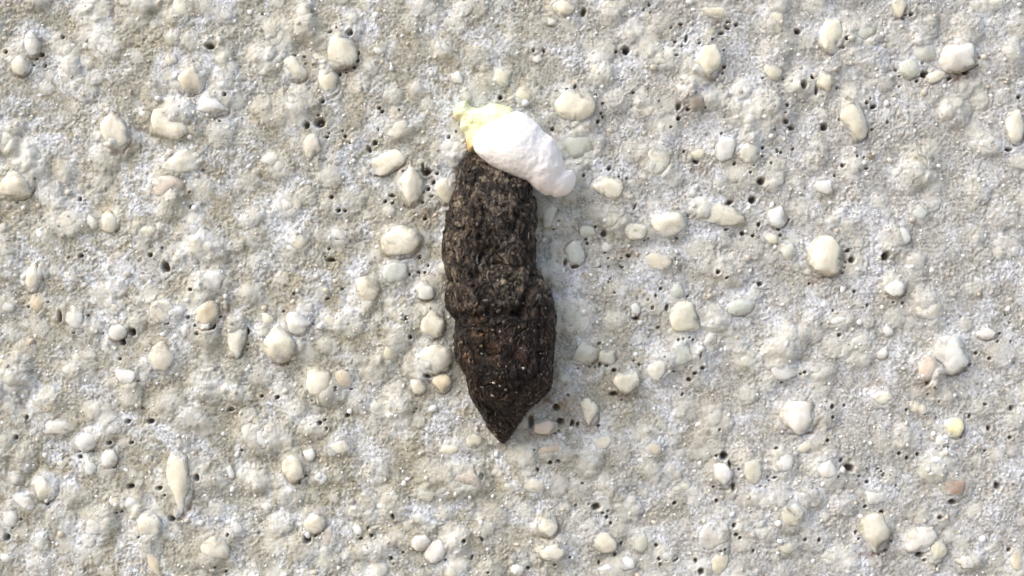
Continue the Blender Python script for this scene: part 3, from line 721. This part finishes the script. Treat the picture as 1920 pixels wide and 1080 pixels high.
pale_pts = [(979, 684, 4.0, (.75, .72, .66)), (927, 711, 3.6, (.68, .62, .52)), (938, 716, 3.2, (.5, .45, .36)), (948, 722, 3.6, (.5, .44, .34)), (924, 735, 4.0, (.66, .58, .48)), (931, 742, 3.0, (.5, .42, .33)), (907, 722, 2.6, (.7, .68, .62)), (904, 644, 4.5, (.32, .28, .14)),
            (906, 659, 2.6, (.66, .68, .6)), (926, 615, 3.4, (.6, .48, .36)), (938, 618, 3.0, (.55, .5, .4)), (910, 589, 2.6, (.6, .55, .45)), (889, 611, 3.2, (.5, .44, .32)), (930, 811, 5.0, (.48, .38, .26)), (995, 749, 3.0, (.45, .42, .36)), (1005, 735, 3.2, (.4, .34, .28)),
            (935, 526, 2.8, (.6, .58, .55)), (982, 567, 4.0, (.36, .32, .24)), (1021, 577, 3, (.45, .4, .34)), (972, 358, 4.4, (.38, .33, .24)), (963, 358, 3.8, (.36, .30, .22)), (918, 419, 2.6, (.42, .42, .32)), (925, 503, 5.0, (.30, .26, .22)), (866, 462, 6, (.30, .26, .18)), (945, 601, 5, (.25, .25, .26)),
            (878, 552, 3, (.28, .14, .06)), (905, 625, 6, (.28, .17, .05)), (876, 664, 6, (.30, .15, .06)), (1020, 630, 2.6, (.3, .2, .1)), (975, 515, 3, (.36, .34, .32)), (1011, 567, 3, (.34, .30, .24)), (896, 360, 4, (.34, .30, .22))]
for x, y, sz, col in pale_pts[::1]:
    sz *= .8; col = tuple(q * (.75 if (x, y) in ((979, 684), (927, 711), (924, 735)) else .42) for q in col)
    par = upper if y < 590 else lower
    o = link("grit_speck", chips(1, 0, 0, None, 0, 0, int(x * y), [(x, y, sz, col)]), chip_mat, par)

# ------------------------------------------------------------------ white cap, a tube along its own axis
def seg_hits(poly, c, d):
    """signed distances along d where the line through c meets the outline"""
    out = []
    n = len(poly)
    for k in range(n):
        a, b = poly[k], poly[(k + 1) % n]; e = b - a
        det = d[0] * (-e[1]) + d[1] * e[0]
        if abs(det) < 1e-9: continue
        w = a - c
        t = (w[0] * (-e[1]) + w[1] * e[0]) / det; u = (d[0] * w[1] - d[1] * w[0]) / det
        if 0 <= u < 1: out.append(t)
    return out
def chaikin(p, n=2):
    for _ in range(n):
        q = np.roll(p, -1, 0); p = np.stack([.75 * p + .25 * q, .25 * p + .75 * q], 1).reshape(-1, 2)
    return p
CAP = np.array([(888, 278), (886, 262), (892, 250), (901, 240), (915, 232), (934, 226), (950, 216), (962, 207), (974, 207), (990, 215), (1008, 230), (1022, 248), (1040, 260), (1050, 274), (1054, 292), (1062, 307), (1062, 314), (1073, 317), (1081, 330), (1077, 351), (1063, 367), (1040, 371),
                (1022, 365), (1000, 352), (987, 339), (960, 329), (942, 322), (920, 307), (899, 293)], float)
CAP = chaikin(CAP, 2)
A = np.array([884., 238.]); B = np.array([1082., 352.]); ax = (B - A) / np.linalg.norm(B - A); pr = np.array([-ax[1], ax[0]])
proj = (CAP - A) @ ax; L0, L1 = proj.min() + .3, proj.max() - .3
nu, nv = 260, 240
uu = L0 + (L1 - L0) * (.5 - .5 * np.cos(np.linspace(.02, np.pi - .02, nu)))
lo_, hi_ = [], []
for u in uu:
    h = seg_hits(CAP, A + ax * u, pr); lo_.append(min(h)); hi_.append(max(h))
lo_, hi_ = np.array(lo_), np.array(hi_)
ths = np.linspace(0, 2 * np.pi, nv, endpoint=False)
mid, half = (lo_ + hi_) / 2, (hi_ - lo_) / 2
hz_ = .80 * half
fr = (uu - L0) / (L1 - L0)
zc_ = 58 + 20 * np.sin(np.pi * np.clip(fr * .9 + .05, 0, 1)) - 8 * fr
TH, UU = np.meshgrid(ths, uu)
cx = mid[:, None] + half[:, None] * np.cos(TH); zz = zc_[:, None] + hz_[:, None] * np.sin(TH)
xy = A + UU[..., None] * ax + cx[..., None] * pr
P = np.stack([xy[..., 0], xy[..., 1], zz], -1)
kz = 1 - zc_[:, None] / VIEW_D
P[..., 0] = 960 + (P[..., 0] - 960) * kz; P[..., 1] = 540 + (P[..., 1] - 540) * kz
N2 = grid_normals(P)
f2 = ((UU - L0) / (L1 - L0))
wr = sstep(.42, .75, f2)
warp = np.stack([pn3(P, 40, 60), pn3(P, 40, 61), pn3(P, 40, 62)], -1) * 14
al = (P + warp); ua = al[..., 0] * ax[0] + al[..., 1] * ax[1]; va = al[..., 0] * pr[0] + al[..., 1] * pr[1]
diag = np.stack([(ua * .85 + va * .5), (va * .85 - ua * .5) * .45, al[..., 2] * .6], -1)
d = 3.0 * pn3(P, 60, 63) + (2.0 * pn3(diag, 22, 64) + 1.2 * pn3(diag, 10, 65)) * (.25 + .75 * wr) + .8 * pn3(P, 11, 66) + .45 * pn3(P, 5.5, 166)
d -= 2.0 * np.exp(-((UU - (L0 + .865 * (L1 - L0)) + 5 * np.sin(TH)) / 5) ** 2)
d -= 1.1 * np.exp(-((UU - (L0 + .70 * (L1 - L0)) + 8 * np.sin(TH + 1) + 14 * pn3(P, 30, 68)) / 6) ** 2)
d -= 1.2 * np.exp(-((UU - (L0 + .58 * (L1 - L0)) - 8 * np.sin(TH * 1 + 2) + 16 * pn3(P, 34, 69)) / 6) ** 2)
d *= np.clip(np.minimum(f2 / .12, (1 - f2) / .12), .1, 1)
P = P + N2 * d[..., None]
pink = np.clip(sstep(.35, .95, f2) * .35 + .6 * sstep(.1, .9, (P[..., 0] * pr[0] + P[..., 1] * pr[1] - (A @ pr)) / 60) * .8 + .2 * pn3(P, 30, 67), 0, .75)
Vc = np.stack([(P[..., 0] - 960) * S, -P[..., 2] * S, (540 - P[..., 1]) * S], -1).reshape(-1, 3)
i = np.arange(nu - 1)[:, None]; j = np.arange(nv)[None, :]
Fc = np.stack([i * nv + j, i * nv + (j + 1) % nv, (i + 1) * nv + (j + 1) % nv, (i + 1) * nv + j], -1)
q = Fc[130, 60]; sg = np.cross(Vc[q[1]] - Vc[q[0]], Vc[q[2]] - Vc[q[0]])[1]
Fc = Fc.reshape(-1, 4)
Vc = np.concatenate([Vc, Vc[:nv].mean(0)[None], Vc[-nv:].mean(0)[None]]); pk = np.concatenate([pink.ravel(), [pink[0].mean(), pink[-1].mean()]])
n0 = nu * nv; jj = np.arange(nv); base_i = (nu - 1) * nv
capA = np.stack([np.full(nv, n0), (jj + 1) % nv, jj, jj], 1)[:, :3]; capB = np.stack([np.full(nv, n0 + 1), base_i + jj, base_i + (jj + 1) % nv], 1)
tri = np.concatenate([Fc[:, [0, 1, 2]], Fc[:, [0, 2, 3]], capA, capB])
if sg > 0: tri = tri[:, ::-1]
o = link("white_cap", make_mesh("white_cap", world_to_local(Vc), tri, {"pink": pk}), white_mat, drop)
o["label"] = "smooth chalk white cap folded over the upper end"

# ------------------------------------------------------------------ yellow crust under the cap
YEL = chaikin(np.array([(851, 214), (856, 198), (866, 190), (876, 190), (882, 200), (896, 204), (908, 201), (918, 194), (932, 195), (946, 199), (960, 202), (970, 212), (975, 235), (960, 265), (930, 285), (902, 290), (888, 286), (877, 285), (874, 268), (873, 252), (864, 243), (864, 229), (853, 221)], float), 1)
gx_ = np.arange(840, 985, 1.1); gy_ = np.arange(180, 300, 1.1)
GXx, GYy = np.meshgrid(gx_, gy_)
ins = np.zeros(GXx.shape, bool); dist = np.full(GXx.shape, 1e9)
n = len(YEL)
for k in range(n):
    a, b = YEL[k], YEL[(k + 1) % n]
    cond = ((a[1] > GYy) != (b[1] > GYy)) & (GXx < (b[0] - a[0]) * (GYy - a[1]) / (b[1] - a[1] + 1e-12) + a[0]); ins ^= cond
    e = b - a; t = np.clip(((GXx - a[0]) * e[0] + (GYy - a[1]) * e[1]) / (e @ e), 0, 1)
    dist = np.minimum(dist, np.hypot(GXx - a[0] - t * e[0], GYy - a[1] - t * e[1]))
sd = np.where(ins, dist, -dist) + 1.6 * pn2(GXx, GYy, 11, 70)
wallh = 7 * pn2(GXx, GYy, 330, 1) + 6 * pn2(GXx, GYy, 120, 2)
top = 34 * np.sqrt(np.clip(1 - (1 - np.clip(sd, 0, 26) / 26) ** 2, 0, 1)) + np.where(sd < 0, sd * 3, 0)
lobes = 5.5 * pn2(GXx, GYy, 24, 71) + 2.6 * pn2(GXx, GYy, 12, 72) + .7 * ridge(pn2(GXx, GYy, 7, 73)) + .4 * pn2(GXx, GYy, 4, 74)
lift = 22 * np.exp(-(((GXx - 945) / 30) ** 2 + ((GYy - 235) / 40) ** 2))
zt = wallh + 4 + top + (lobes + lift) * sstep(-2, 10, sd)
Vy = np.stack([(GXx - 960) * S, -zt * S, (540 - GYy) * S], -1).reshape(-1, 3)
Fy = grid_faces(*GXx.shape, flip=True)
keep = (sd.ravel()[Fy] > -7).all(1); Fy = Fy[keep]; used, inv = np.unique(Fy, return_inverse=True)
amber = np.clip(np.exp(-(((GXx - 878) / 10) ** 2 + ((GYy - 276) / 16) ** 2)) + .5 * np.exp(-(((GXx - 856) / 7) ** 2 + ((GYy - 224) / 10) ** 2)), 0, 1).ravel()[used]
o = link("yellow_crust", make_mesh("yellow_crust", world_to_local(Vy[used]), inv.reshape(Fy.shape), {"amber": amber}), yellow_mat, drop)
o["label"] = "pale yellow crumbly crust beside the white cap"
